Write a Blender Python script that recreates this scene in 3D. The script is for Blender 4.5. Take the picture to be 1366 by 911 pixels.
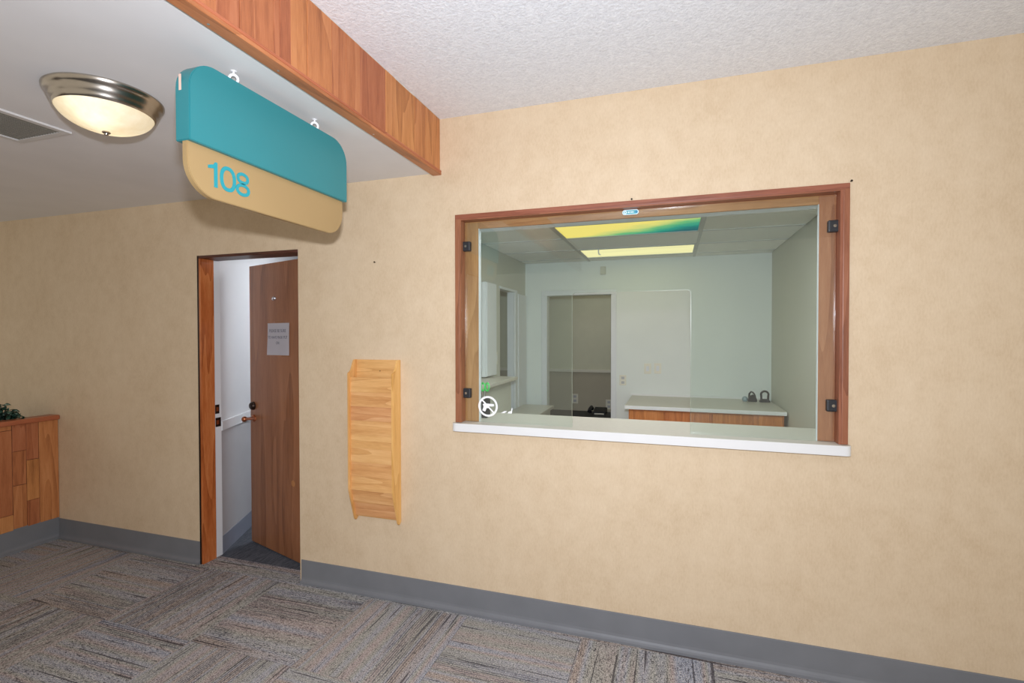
import bpy, bmesh, math, random
from mathutils import Vector, Matrix
random.seed(7)
for _o in list(bpy.data.objects): bpy.data.objects.remove(_o)
S = bpy.context.scene
COL = S.collection

# ---------------------------------------------------------------- camera
CAM = Vector((0.0, -2.5785, 1.5705))
YAW, PITCH, ROLL, FPX = 0.3128, -0.0152, -0.0015, 662.7
def make_camera():
    c, s = math.cos(YAW), math.sin(YAW)
    fwd, rt, up = Vector((-s, c, 0)), Vector((c, s, 0)), Vector((0, 0, 1))
    cp, sp = math.cos(PITCH), math.sin(PITCH)
    f2, u2 = fwd*cp + up*sp, up*cp - fwd*sp
    cr, sr = math.cos(ROLL), math.sin(ROLL)
    r3, u3 = rt*cr + u2*sr, u2*cr - rt*sr
    cd = bpy.data.cameras.new('camera')
    cd.sensor_fit = 'HORIZONTAL'; cd.sensor_width = 36.0; cd.lens = 36.0*FPX/1366.0
    cd.clip_start = 0.02; cd.clip_end = 60
    co = bpy.data.objects.new('camera', cd); COL.objects.link(co)
    m = Matrix((r3, u3, -f2)).transposed().to_4x4(); m.translation = CAM
    co.matrix_world = m
    S.camera = co
    return f2
FWD = make_camera()

# ---------------------------------------------------------------- world, flash, exposure
w = bpy.data.worlds.new('lobby_ambient'); S.world = w; w.use_nodes = True
bgn = w.node_tree.nodes['Background']
bgn.inputs[0].default_value = (1.0, 0.90, 0.75, 1); bgn.inputs[1].default_value = 0.66
fl = bpy.data.lights.new('camera_flash', 'AREA'); fl.shape = 'RECTANGLE'; fl.size = 0.07; fl.size_y = 0.045
fl.energy = 63; fl.color = (0.95, 1.0, 1.12)
flo = bpy.data.objects.new('camera_flash', fl); COL.objects.link(flo)
flo.location = (0.0, -2.5785, 1.752)
flo.rotation_euler = Vector((-math.sin(YAW+0.08), math.cos(YAW+0.08), 0.03)).to_track_quat('-Z', 'Y').to_euler()
vs = S.view_settings
vs.view_transform = 'Standard'; vs.look = 'None'; vs.exposure = 0.0; vs.gamma = 1.0; vs.use_curve_mapping = False

# ---------------------------------------------------------------- helpers
def lin(r, g, b):
    f = lambda v: (v/255/12.92) if v/255 <= 0.04045 else ((v/255+0.055)/1.055)**2.4
    return (f(r), f(g), f(b), 1.0)
class N:
    """tiny node-graph helper"""
    def __init__(s, name):
        s.m = bpy.data.materials.new(name); s.m.use_nodes = True
        s.t = s.m.node_tree; s.b = s.t.nodes['Principled BSDF']; s.out = s.t.nodes['Material Output']
    def n(s, typ, **kw):
        nd = s.t.nodes.new(typ)
        for k, v in kw.items(): setattr(nd, k, v)
        return nd
    def put(s, sock, v):
        if isinstance(v, bpy.types.NodeSocket): s.t.links.new(v, sock)
        else: sock.default_value = v
    def math(s, op, a, b=0.0, c=None):
        nd = s.n('ShaderNodeMath', operation=op); s.put(nd.inputs[0], a); s.put(nd.inputs[1], b)
        if c is not None: s.put(nd.inputs[2], c)
        return nd.outputs[0]
    def mix(s, f, a, b, mode='MIX'):
        nd = s.n('ShaderNodeMix', data_type='RGBA', blend_type=mode)
        s.put(nd.inputs[0], f); s.put(nd.inputs[6], a); s.put(nd.inputs[7], b)
        return nd.outputs[2]
    def coord(s, scale=(1, 1, 1), kind='Object'):
        tc = s.n('ShaderNodeTexCoord'); mp = s.n('ShaderNodeMapping')
        s.t.links.new(tc.outputs[kind], mp.inputs[0]); mp.inputs['Scale'].default_value = scale
        return mp.outputs[0]
    def noise(s, vec, scale, detail=2.0, rough=0.5, w=None):
        nd = s.n('ShaderNodeTexNoise', noise_dimensions='4D' if w is not None else '3D')
        s.put(nd.inputs['Vector'], vec); nd.inputs['Scale'].default_value = scale
        nd.inputs['Detail'].default_value = detail; nd.inputs['Roughness'].default_value = rough
        if w is not None: s.put(nd.inputs['W'], w)
        return nd.outputs[0]
    def ramp(s, f, stops, interp='LINEAR'):
        nd = s.n('ShaderNodeValToRGB'); nd.color_ramp.interpolation = interp
        e = nd.color_ramp.elements
        while len(e) < len(stops): e.new(0.5)
        for el, (p, c) in zip(e, stops): el.position = p; el.color = c
        s.put(nd.inputs[0], f); return nd.outputs[0]
    def rand(s, k=50.0):
        return s.math('MULTIPLY', s.n('ShaderNodeObjectInfo').outputs['Random'], k)
    def bump(s, h, strength, dist=0.01):
        nd = s.n('ShaderNodeBump'); nd.inputs['Strength'].default_value = strength; nd.inputs['Distance'].default_value = dist
        s.put(nd.inputs['Height'], h); s.t.links.new(nd.outputs[0], s.b.inputs['Normal'])
    def base(s, col, rough=0.5, metal=0.0, spec=0.5):
        s.put(s.b.inputs['Base Color'], col); s.put(s.b.inputs['Roughness'], rough)
        s.b.inputs['Metallic'].default_value = metal; s.b.inputs['Specular IOR Level'].default_value = spec
        return s.m

def plain(name, rgb, rough=0.5, metal=0.0, var=0.06, scale=9.0, spec=0.4, bump=0.0):
    g = N(name); c = lin(*rgb); v = g.noise(g.coord(), scale, 3)
    lo = tuple(x*(1-var) for x in c[:3])+(1,); hi = tuple(min(1, x*(1+var)) for x in c[:3])+(1,)
    g.base(g.ramp(v, [(0.3, lo), (0.7, hi)]), rough, metal, spec)
    if bump: g.bump(g.noise(g.coord(), 160, 2), bump, 0.002)
    return g.m

def wood(name, dark, mid, light, axis='Z', rough=0.4, rnd=0.55, ring=9.0, spec=0.4, tint=0.25):
    """grain runs along axis; every object gets its own tint and grain"""
    g = N(name)
    st = {'X': (0.09, 1, 1), 'Y': (1, 0.09, 1), 'Z': (1, 1, 0.09)}[axis]
    v = g.coord(st); r = g.rand(40)
    n1 = g.noise(v, ring*3, 4, 0.6, r); n2 = g.noise(v, ring*22, 3, 0.6, r)
    wv = g.math('FRACT', g.math('MULTIPLY', g.noise(v, ring*0.8, 2, 0.4, r), 7.0))
    f = g.math('ADD', g.math('MULTIPLY', n1, 0.55), g.math('ADD', g.math('MULTIPLY', n2, 0.3), g.math('MULTIPLY', wv, 0.17)))
    col = g.ramp(f, [(0.28, lin(*dark)), (0.5, lin(*mid)), (0.72, lin(*light))])
    hs = g.n('ShaderNodeHueSaturation'); g.put(hs.inputs['Color'], col)
    ri = g.n('ShaderNodeObjectInfo').outputs['Random']
    g.put(hs.inputs['Value'], g.math('ADD', g.math('MULTIPLY', ri, rnd), 1.0-rnd*0.55))
    g.put(hs.inputs['Hue'], g.math('ADD', g.math('MULTIPLY', ri, 0.02), 0.49))
    g.base(hs.outputs[0], rough, 0, spec); g.bump(n2, 0.12, 0.002)
    return g.m

WORG = {}
def link(o, parent):
    COL.objects.link(o)
    if parent is not None: o.parent = parent
def O(name, bm, mat, parent=None, origin=None, smooth=False):
    """one mesh object from world-space verts; origin at its base unless given"""
    vsx = [v.co for v in bm.verts]
    if origin is None:
        xs = [v.x for v in vsx]; ys = [v.y for v in vsx]; zs = [v.z for v in vsx]
        origin = Vector(((min(xs)+max(xs))/2, (min(ys)+max(ys))/2, min(zs)))
    origin = Vector(origin)
    bmesh.ops.translate(bm, verts=bm.verts, vec=-origin)
    me = bpy.data.meshes.new(name)
    if smooth:
        for f in bm.faces: f.smooth = True
    bm.normal_update(); bm.to_mesh(me); bm.free()
    if mat: me.materials.append(mat)
    o = bpy.data.objects.new(name, me); link(o, parent)
    if smooth:
        try: me.set_sharp_from_angle(angle=math.radians(40))
        except Exception: pass
    o.location = origin - (WORG[parent] if parent is not None else Vector((0, 0, 0)))
    WORG[o] = origin
    return o
def E(name, loc, rotz=0.0):
    o = bpy.data.objects.new(name, None); COL.objects.link(o); o.location = loc; o.rotation_euler = (0, 0, rotz)
    o.empty_display_size = 0.05
    WORG[o] = Vector(loc) if rotz == 0 else Vector((0, 0, 0))
    return o
def tag(o, label=None, cat=None, group=None, kind=None):
    if label: o['label'] = label
    if cat: o['category'] = cat
    if group: o['group'] = group
    if kind: o['kind'] = kind
    return o
def struct(o, label=None): return tag(o, label, None, None, 'structure')
def box(x0, x1, y0, y1, z0, z1, bev=0.0, seg=2, bm=None):
    b = bm or bmesh.new()
    r = bmesh.ops.create_cube(b, size=1.0)
    vsn = r['verts']
    bmesh.ops.scale(b, verts=vsn, vec=(abs(x1-x0), abs(y1-y0), abs(z1-z0)))
    bmesh.ops.translate(b, verts=vsn, vec=((x0+x1)/2, (y0+y1)/2, (z0+z1)/2))
    if bev:
        es = list({e for v in vsn for e in v.link_edges})
        bmesh.ops.bevel(b, geom=es, offset=bev, segments=seg, affect='EDGES', profile=0.6)
    return b
def prism(pts, d, off=(0, 0, 0), bm=None, bev=0.0):
    """extrude the polygon pts (3-D points in a plane) by vector d"""
    b = bm or bmesh.new()
    vsn = [b.verts.new(Vector(p)+Vector(off)) for p in pts]
    f = b.faces.new(vsn)
    r = bmesh.ops.extrude_face_region(b, geom=[f])
    nv = [e for e in r['geom'] if isinstance(e, bmesh.types.BMVert)]
    bmesh.ops.translate(b, verts=nv, vec=d)
    bmesh.ops.recalc_face_normals(b, faces=b.faces)
    if bev:
        es = [e for e in b.edges if len(e.link_faces) == 2 and e.calc_face_angle(0) > 0.9]
        bmesh.ops.bevel(b, geom=es, offset=bev, segments=2, affect='EDGES')
    return b
def tube(pts, r, n=8, bm=None, cap=True, radii=None):
    b = bm or bmesh.new(); rings = []
    pts = [Vector(p) for p in pts]
    for i, p in enumerate(pts):
        t = (pts[min(i+1, len(pts)-1)] - pts[max(i-1, 0)]).normalized()
        a = t.orthogonal().normalized() if i == 0 else (prev - t*prev.dot(t)).normalized()
        prev = a; c = t.cross(a); rr = radii[i] if radii else r
        rings.append([b.verts.new(p + (a*math.cos(2*math.pi*k/n) + c*math.sin(2*math.pi*k/n))*rr) for k in range(n)])
    for i in range(len(rings)-1):
        for k in range(n): b.faces.new((rings[i][k], rings[i][(k+1) % n], rings[i+1][(k+1) % n], rings[i+1][k]))
    if cap: b.faces.new(rings[0][::-1]); b.faces.new(rings[-1])
    bmesh.ops.recalc_face_normals(b, faces=b.faces)
    return b
def lathe(prof, cx, cy, n=48, bm=None, M=None):
    """prof: (r, z) list around a vertical axis at cx, cy"""
    b = bm or bmesh.new(); rings = []
    for r, z in prof:
        if r < 1e-5: rings.append([b.verts.new((cx, cy, z))])
        else: rings.append([b.verts.new((cx+r*math.cos(2*math.pi*k/n), cy+r*math.sin(2*math.pi*k/n), z)) for k in range(n)])
    for A, B in zip(rings, rings[1:]):
        for k in range(n):
            q = [A[k % len(A)], A[(k+1) % len(A)], B[(k+1) % len(B)], B[k % len(B)]]
            u = []
            for v in q:
                if v not in u: u.append(v)
            if len(u) > 2:
                try: b.faces.new(u)
                except ValueError: pass
    bmesh.ops.recalc_face_normals(b, faces=b.faces)
    if M is not None: bmesh.ops.transform(b, matrix=M, verts=b.verts)
    return b
def rrect(w_, h_, r, n=6, corners=(1, 1, 1, 1)):
    """2-D rounded rectangle, origin lower left; corners order: bl, br, tr, tl"""
    out = []
    for (cx, cy, a0), on in zip(((r, r, 180), (w_-r, r, 270), (w_-r, h_-r, 0), (r, h_-r, 90)), corners):
        if on:
            for k in range(n+1):
                a = math.radians(a0 + 90*k/n); out.append((cx+r*math.cos(a), cy+r*math.sin(a)))
        else: out.append((0 if a0 in (180, 90) else w_, 0 if a0 in (180, 270) else h_))
    return out
def text_bm(body, size, depth, M):
    cu = bpy.data.curves.new('t', 'FONT'); cu.body = body; cu.size = size; cu.extrude = depth
    cu.align_x = 'CENTER'; cu.resolution_u = 4
    ob = bpy.data.objects.new('t', cu); COL.objects.link(ob)
    bpy.context.view_layer.update()
    me = bpy.data.meshes.new_from_object(ob.evaluated_get(bpy.context.evaluated_depsgraph_get()))
    bpy.data.objects.remove(ob); bpy.data.curves.remove(cu)
    b = bmesh.new(); b.from_mesh(me); bpy.data.meshes.remove(me)
    bmesh.ops.transform(b, matrix=M, verts=b.verts)
    return b

# ---------------------------------------------------------------- materials
def mat_wallpaper():
    g = N('tan_wallpaper'); v = g.coord()
    big = g.noise(v, 2.2, 3, 0.6); mid = g.noise(g.coord((1, 1, 0.8)), 14, 4, 0.65)
    fine = g.noise(g.coord((1.0, 1.0, 0.35)), 130, 3, 0.7)
    f = g.math('ADD', g.math('MULTIPLY', big, 0.3), g.math('ADD', g.math('MULTIPLY', mid, 0.34), g.math('MULTIPLY', fine, 0.36)))
    g.base(g.ramp(f, [(0.3, lin(199, 174, 141)), (0.5, lin(213, 191, 160)), (0.7, lin(223, 203, 174))]), 0.62, 0, 0.25)
    g.bump(g.math('ADD', g.math('MULTIPLY', mid, 0.5), fine), 0.1, 0.003)
    return g.m
def mat_popcorn():
    g = N('popcorn_ceiling'); v = g.coord()
    a = g.noise(v, 75, 4, 0.7); b = g.noise(v, 26, 3, 0.6)
    h = g.math('ADD', a, g.math('MULTIPLY', b, 0.5))
    g.base(g.ramp(h, [(0.5, lin(222, 224, 229)), (0.95, lin(247, 249, 252))]), 0.9, 0, 0.1)
    g.bump(h, 0.5, 0.010)
    return g.m
def mat_carpet(office=False):
    g = N('carpet_tile_pile')
    tc = g.n('ShaderNodeTexCoord'); sp = g.n('ShaderNodeSeparateXYZ'); g.t.links.new(tc.outputs['Object'], sp.inputs[0])
    U, V = sp.outputs[0], sp.outputs[1]
    r = g.rand(97.0)
    def nz(cu, cv, scale=1.0, det=2.0, off=0.0):
        cb = g.n('ShaderNodeCombineXYZ'); g.put(cb.inputs[0], g.math('MULTIPLY', U, cu)); g.put(cb.inputs[1], g.math('MULTIPLY', V, cv))
        g.put(cb.inputs[2], g.math('ADD', r, off)); return g.noise(cb.outputs[0], scale, det, 0.6)
    band = nz(0.25, 7.5, 1.0, 1.0)                       # broad colour bands across the tile
    col = g.ramp(band, [(0.28, lin(158, 156, 157)), (0.37, lin(168, 153, 142)), (0.45, lin(164, 165, 172)), (0.52, lin(162, 161, 153)), (0.6, lin(174, 160, 155)), (0.68, lin(160, 164, 175))])
    speck = nz(150, 210, 1.0, 3.0, 3.0)
    col = g.mix(g.ramp(speck, [(0.34, (1, 1, 1, 1)), (0.47, (0, 0, 0, 1))]), col, lin(58, 54, 55))
    col = g.mix(g.ramp(speck, [(0.54, (0, 0, 0, 1)), (0.68, (0.85, 0.85, 0.85, 1))]), col, lin(220, 214, 206))
    dash = nz(30, 240, 1.0, 1.0, 7.0)                    # short dark dashes along the tile
    col = g.mix(g.ramp(dash, [(0.61, (0, 0, 0, 1)), (0.69, (0.85, 0.85, 0.85, 1))]), col, lin(60, 57, 62))
    zone = g.ramp(nz(0.7, 4.2, 1.0, 1.0, 13.0), [(0.55, (0, 0, 0, 1)), (0.575, (1, 1, 1, 1))])
    wob = g.math('ADD', g.math('MULTIPLY', V, 6.2832/0.0125), g.math('MULTIPLY', nz(4, 30, 1.0, 1.0, 19.0), 7.0))
    rib = g.math('MULTIPLY', g.ramp(g.math('SINE', wob), [(0.1, (0, 0, 0, 1)), (0.45, (0.7, 0.7, 0.7, 1))]), g.ramp(nz(5, 60, 1.0, 1.0, 23.0), [(0.4, (0.25, 0.25, 0.25, 1)), (0.55, (1, 1, 1, 1))]))
    col = g.mix(g.math('MULTIPLY', zone, rib), col, lin(62, 66, 80))
    line = g.ramp(nz(2.0, 75, 1.0, 0.0, 29.0), [(0.735, (0, 0, 0, 1)), (0.755, (0.75, 0.75, 0.75, 1))])
    col = g.mix(line, col, lin(58, 53, 58))
    g.base(col, 0.95, 0, 0.05); g.bump(speck, 0.6, 0.004)
    return g.m
def mat_dark_carpet():
    g = N('dark_grey_carpet'); v = g.coord((1, 0.12, 1)); a = g.noise(v, 150, 3, 0.7); b = g.noise(g.coord(), 220, 2, 0.7)
    g.base(g.ramp(g.math('ADD', g.math('MULTIPLY', a, 0.6), g.math('MULTIPLY', b, 0.4)), [(0.35, lin(58, 62, 70)), (0.65, lin(112, 116, 124))]), 0.95, 0, 0.05)
    return g.m
def mat_glass():
    g = N('pale_green_glass'); t = g.t
    lw = g.n('ShaderNodeLayerWeight'); lw.inputs[0].default_value = 0.5
    f = g.math('ADD', g.math('MULTIPLY', g.math('POWER', lw.outputs['Facing'], 5.0), 0.9), 0.055)
    tr = g.n('ShaderNodeBsdfTransparent'); tr.inputs[0].default_value = (0.945, 0.985, 0.975, 1)
    gl = g.n('ShaderNodeBsdfGlossy'); gl.inputs['Roughness'].default_value = 0.01
    dif = g.n('ShaderNodeBsdfDiffuse'); dif.inputs[0].default_value = (0.8, 0.85, 0.83, 1)
    sm = g.ramp(g.noise(g.coord((1, 1, 1)), 5.5, 5, 0.7), [(0.6, (0, 0, 0, 1)), (0.8, (0.035, 0.035, 0.035, 1))])   # faint smudges on the pane
    m1 = g.n('ShaderNodeMixShader'); m2 = g.n('ShaderNodeMixShader')
    g.put(m1.inputs[0], f); t.links.new(tr.outputs[0], m1.inputs[1]); t.links.new(gl.outputs[0], m1.inputs[2])
    g.put(m2.inputs[0], sm); t.links.new(m1.outputs[0], m2.inputs[1]); t.links.new(dif.outputs[0], m2.inputs[2])
    t.links.new(m2.outputs[0], g.out.inputs[0])
    return g.m
def mat_bowl():
    g = N('frosted_alabaster_glass'); t = g.t
    v = g.noise(g.coord(), 9, 4, 0.65)
    c = g.ramp(v, [(0.3, lin(238, 226, 198)), (0.7, lin(255, 250, 236))])
    tl = g.n('ShaderNodeBsdfTranslucent'); g.put(tl.inputs[0], c)
    g.base(c, 0.18, 0, 0.5)
    m = g.n('ShaderNodeMixShader'); m.inputs[0].default_value = 0.55
    t.links.new(g.b.outputs[0], m.inputs[1]); t.links.new(tl.outputs[0], m.inputs[2]); t.links.new(m.outputs[0], g.out.inputs[0])
    return g.m
def mat_emit(name, col, strength, picture=False):
    g = N(name); em = g.n('ShaderNodeEmission'); em.inputs[1].default_value = strength
    if picture:
        sp = g.n('ShaderNodeSeparateXYZ'); g.t.links.new(g.coord(), sp.inputs[0])
        nz = g.noise(g.coord((1.2, 3, 1)), 3.0, 3, 0.6)
        f = g.math('ADD', g.math('MULTIPLY', sp.outputs[0], 0.6), g.math('ADD', g.math('MULTIPLY', sp.outputs[1], 0.95), g.math('SUBTRACT', g.math('MULTIPLY', nz, 0.3), 0.26)))
        c = g.ramp(f, [(0.4, lin(250, 226, 120)), (0.52, lin(214, 214, 124)), (0.63, lin(110, 186, 122)), (0.76, lin(32, 150, 128)), (0.95, lin(10, 96, 104))])
    else:
        c = g.ramp(g.noise(g.coord((0.3, 8, 1)), 3, 2), [(0.35, lin(*[int(x*0.93) for x in col])), (0.65, lin(*col))])
    g.put(em.inputs[0], c); g.t.links.new(em.outputs[0], g.out.inputs[0])
    return g.m

M_wall = mat_wallpaper(); M_pop = mat_popcorn(); M_tile = mat_carpet(); M_dcarpet = mat_dark_carpet(); M_glass = mat_glass()
M_lowceil = plain('smooth_grey_ceiling_paint', (229, 227, 226), 0.7, var=0.03, scale=3, bump=0.05)
M_plank = wood('redwood_plank', (138, 80, 46), (184, 116, 70), (204, 138, 90), 'Z', 0.42, 0.36)
M_board_y = wood('redwood_trim', (130, 74, 46), (174, 104, 66), (196, 124, 84), 'Y', 0.36, 0.1)
M_casing = wood('reddish_casing_wood', (108, 62, 40), (144, 90, 62), (164, 108, 78), 'Z', 0.4, 0.08)
M_casing_x = wood('reddish_casing_wood_across', (108, 62, 40), (144, 90, 62), (164, 108, 78), 'X', 0.4, 0.08)
M_stop = wood('brown_stop_wood', (142, 88, 52), (176, 118, 76), (196, 140, 96), 'Z', 0.42, 0.1)
M_stop_x = wood('brown_stop_wood_across', (144, 92, 56), (178, 122, 78), (196, 142, 98), 'X', 0.42, 0.1)
M_jamb = wood('orange_jamb_wood', (130, 64, 26), (188, 108, 54), (216, 142, 82), 'Z', 0.25, 0.1, spec=0.5)
M_shadewood = wood('shaded_jamb_wood', (52, 30, 20), (82, 48, 32), (104, 64, 44), 'X', 0.4, 0.05)  # jamb wood darkened to hold the shadow under the door head
M_door = wood('brown_veneer_door', (112, 68, 42), (148, 98, 66), (166, 114, 80), 'Z', 0.3, 0.1, ring=5, spec=0.5)
M_oak = wood('honey_oak', (190, 128, 66), (221, 163, 98), (236, 184, 122), 'Z', 0.38, 0.08)
M_oak_x = wood('honey_oak_across', (190, 128, 76), (217, 160, 104), (234, 184, 130), 'X', 0.38, 0.16)
M_cab = wood('cabinet_oak', (140, 70, 34), (186, 104, 56), (208, 128, 76), 'Z', 0.4, 0.15)
M_base = plain('grey_vinyl_base', (120, 122, 126), 0.45, var=0.05, scale=6, spec=0.4)
M_teal = plain('teal_painted_metal', (46, 130, 136), 0.36, var=0.02, scale=3, spec=0.5)
M_tan = plain('tan_sign_acrylic', (168, 140, 96), 0.4, var=0.02, scale=3, spec=0.5)
M_tealdig = plain('teal_vinyl_digit', (40, 150, 160), 0.4, var=0.02)
M_nickel = plain('brushed_nickel', (176, 168, 158), 0.24, 1.0, var=0.05, scale=30)
M_steel = plain('bright_zinc', (205, 205, 208), 0.3, 0.9, var=0.03)
M_hook = plain('white_enamel_hook', (240, 240, 242), 0.3, var=0.02)
M_brass = plain('worn_copper_brass', (190, 120, 84), 0.3, 1.0, var=0.08, scale=30)
M_black = plain('black_plastic', (40, 41, 44), 0.42, var=0.08, scale=20)
M_bronze = plain('dark_bronze', (58, 46, 40), 0.35, 0.8, var=0.1)
M_white = plain('white_paint', (222, 224, 226), 0.45, var=0.02, scale=4)
M_lam = plain('white_laminate', (226, 226, 224), 0.28, var=0.015, scale=4, spec=0.5)
M_lamtop = plain('grey_laminate_top', (200, 196, 184), 0.35, var=0.03, scale=40, spec=0.5)
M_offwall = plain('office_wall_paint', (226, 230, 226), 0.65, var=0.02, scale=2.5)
M_offshade = plain('shaded_office_wall_paint', (200, 200, 188), 0.65, var=0.02, scale=2.5)  # office wall colour with the side walls' shade mixed into it
M_offtile = plain('acoustic_tile', (238, 238, 234), 0.9, var=0.06, scale=120)
M_bounce = plain('pale_bounce_floor', (206, 200, 186), 0.5, var=0.05, scale=12)
M_grid = plain('ceiling_grid_metal', (196, 198, 196), 0.5, var=0.02)
M_ivory = plain('ivory_plastic', (226, 222, 206), 0.4, var=0.02)
M_backupper = plain('sage_wall_paint', (216, 215, 192), 0.7, var=0.02)
M_backlower = plain('taupe_wall_paint', (186, 178, 158), 0.7, var=0.02)
M_paper = plain('white_paper', (232, 231, 238), 0.8, var=0.015, scale=12)
M_ink = plain('grey_toner', (128, 126, 140), 0.8, var=0.03)
M_greywall = plain('grey_wainscot_paint', (186, 186, 188), 0.6, var=0.02)
M_bluebase = plain('blue_grey_vinyl_base', (140, 146, 160), 0.5, var=0.03)
M_slate = plain('slate_wall_paint', (150, 168, 168), 0.7, var=0.04)
M_dark = plain('dark_charcoal', (48, 50, 54), 0.5, var=0.08)
M_decal = plain('white_vinyl_decal', (246, 246, 246), 0.5, var=0.01)
M_pill = plain('blue_green_label', (96, 178, 190), 0.35, var=0.12, scale=60)
M_pillw = plain('pale_label_print', (222, 240, 242), 0.4, var=0.02)
M_pillb = plain('blue_label_print', (58, 138, 180), 0.4, var=0.02)
M_peach = plain('peach_label', (232, 196, 178), 0.6, var=0.02)
M_green = plain('green_plastic', (66, 200, 92), 0.35, var=0.03)
M_nail = plain('dark_iron', (52, 40, 30), 0.5, 0.4)
M_vent = plain('grey_vent_paint', (150, 147, 138), 0.6, var=0.03)
M_ventfr = plain('white_vent_frame', (212, 210, 208), 0.5, var=0.02)
M_soil = plain('dark_soil', (52, 42, 34), 0.95, var=0.2, scale=40)
def mat_leaf():
    g = N('leaf_green'); v = g.noise(g.coord(), 40, 2, 0.5, g.rand(30))
    g.base(g.ramp(v, [(0.3, lin(34, 70, 54)), (0.52, lin(72, 118, 96)), (0.72, lin(186, 208, 192))]), 0.35, 0, 0.5)
    return g.m
M_leaf = mat_leaf()

# ---------------------------------------------------------------- the setting
FZ = -0.012            # finished floor level
LOWC, HIGHC = 2.488, 2.79
BX = -1.262            # face of the dropped soffit
WT = 0.14              # wall thickness
DX0, DX1, DZ = -3.09, -2.255, 2.107          # doorway in the back wall
WX0, WX1, WZ0, WZ1 = -1.142, 0.722, 1.03, 2.214   # window opening

# floor with carpet tiles
floor = struct(O('floor', box(-6.6, 2.8, -4.6, 0.0, FZ-0.05, FZ-0.006), M_dark, origin=(0, 0, FZ)), 'floor laid with grey and brown striped carpet tiles')
TS = 0.638
tb = box(-TS/2+0.0012, TS/2-0.0012, -TS/2+0.0012, TS/2-0.0012, -0.006, 0.0)
tme = bpy.data.meshes.new('carpet_tile'); tb.to_mesh(tme); tb.free(); tme.materials.append(M_tile)
tx0, ty0 = -0.45, -0.035
for i in range(-8, 4):
    for j in range(0, 5):
        cx, cy = tx0 + (i+0.5)*TS, ty0 - (j+0.5)*TS
        o = bpy.data.objects.new('carpet_tile', tme); link(o, floor)
        turned = (i + j) % 2 == 0                     # quarter-turn layout
        o.location = (cx, cy, 0); o.rotation_euler = (0, 0, (math.pi/2 if turned else 0) + math.pi*random.randint(0, 1))
bs = O('carpet_border', box(-6.6, 2.8, ty0+0.0012, 0.0, FZ-0.006, FZ-0.0005), M_tile, floor, origin=(-0.9, -0.02, FZ))

# back wall with doorway and window
b = bmesh.new()
XL, XR, ZT = -6.6, 2.8, 2.95
box(XL, DX0, 0, WT, FZ-0.05, ZT, bm=b); box(DX0, DX1, 0, WT, DZ, ZT, bm=b)
box(DX1, WX0, 0, WT, FZ-0.05, ZT, bm=b); box(WX0, WX1, 0, WT, FZ-0.05, WZ0, bm=b)
box(WX0, WX1, 0, WT, WZ1, ZT, bm=b); box(WX1, XR, 0, WT, FZ-0.05, ZT, bm=b)
struct(O('wall_back', b, M_wall, origin=(0, 0, 0)), 'long tan wallpapered wall with doorway and reception window')
# ceilings
struct(O('ceiling', box(BX, 2.8, -4.6, 0.0, HIGHC, HIGHC+0.06), M_pop, origin=(0, 0, HIGHC)), 'white popcorn-textured ceiling beyond the wooden fascia')
struct(O('ceiling', box(-6.6, -1.30, -4.6, 0.0, LOWC, LOWC+0.06), M_lowceil, origin=(-3, 0, LOWC)), 'smooth grey lowered ceiling with flush lamp and vent')

# fascia of the dropped ceiling
fas = struct(O('trim_1', box(-1.30, -1.277, -4.6, 0.0, LOWC-0.005, HIGHC), M_board_y, origin=(-1.29, -1, LOWC)), 'redwood plank fascia between low and high ceiling')
ys = [0.0, -.173, -.287, -.482, -.561, -.758, -.854, -.943, -1.077, -1.159, -1.211, -1.237, -1.373, -1.457]
while ys[-1] > -4.5: ys.append(ys[-1] - random.choice((0.06, 0.09, 0.13, 0.16, 0.2)))
for a, c in zip(ys, ys[1:]):
    d = random.uniform(0, 0.003)
    O('plank', box(-1.278, BX-d, c+0.0006, a-0.0006, 2.49, HIGHC-0.0005, 0.0012, 1), M_plank, fas)
O('bottom_board', box(-1.308, -1.254, -4.6, 0.0, 2.474, 2.4875, 0.002, 1), M_board_y, fas)
O('bottom_lip', box(-1.264, -1.254, -4.6, 0.0, 2.4875, 2.50, 0.002, 1), M_board_y, fas)
for yn in (-1.46, -1.19, -0.62):                      # bright nail heads under the board
    O('nail_head', lathe([(0, 2.4735), (0.004, 2.4735), (0.004, 2.4745)], -1.29, yn, 10), M_steel, fas)

# cove base
def cove(path_axis, a0, a1, fixed, sgn, z1, name, label):
    prof = [(0, z1), (0.004, z1), (0.005, z1-0.004), (0.005, 0.03), (0.007, 0.017), (0.012, 0.007), (0.020, 0.001), (0.021, FZ), (0, FZ)]
    pts = []
    for d, z in prof:
        pts.append((a0, fixed+sgn*d, z) if path_axis == 'X' else (fixed+sgn*d, a0, z))
    dv = (a1-a0, 0, 0) if path_axis == 'X' else (0, a1-a0, 0)
    return struct(O(name, prism(pts, dv), M_base), label)
cove('X', -4.546, -3.092, 0.0, -1, 0.142, 'baseboard_back', 'dark grey vinyl base from planter to door')
cove('X', -2.243, 2.8, 0.0, -1, 0.137, 'baseboard_back', 'grey vinyl base from door past the reception window')
cove('Y', -4.6, -0.002, -4.546, 1, 0.162, 'baseboard_left', 'dark grey vinyl base under the plank planter wall')

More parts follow.
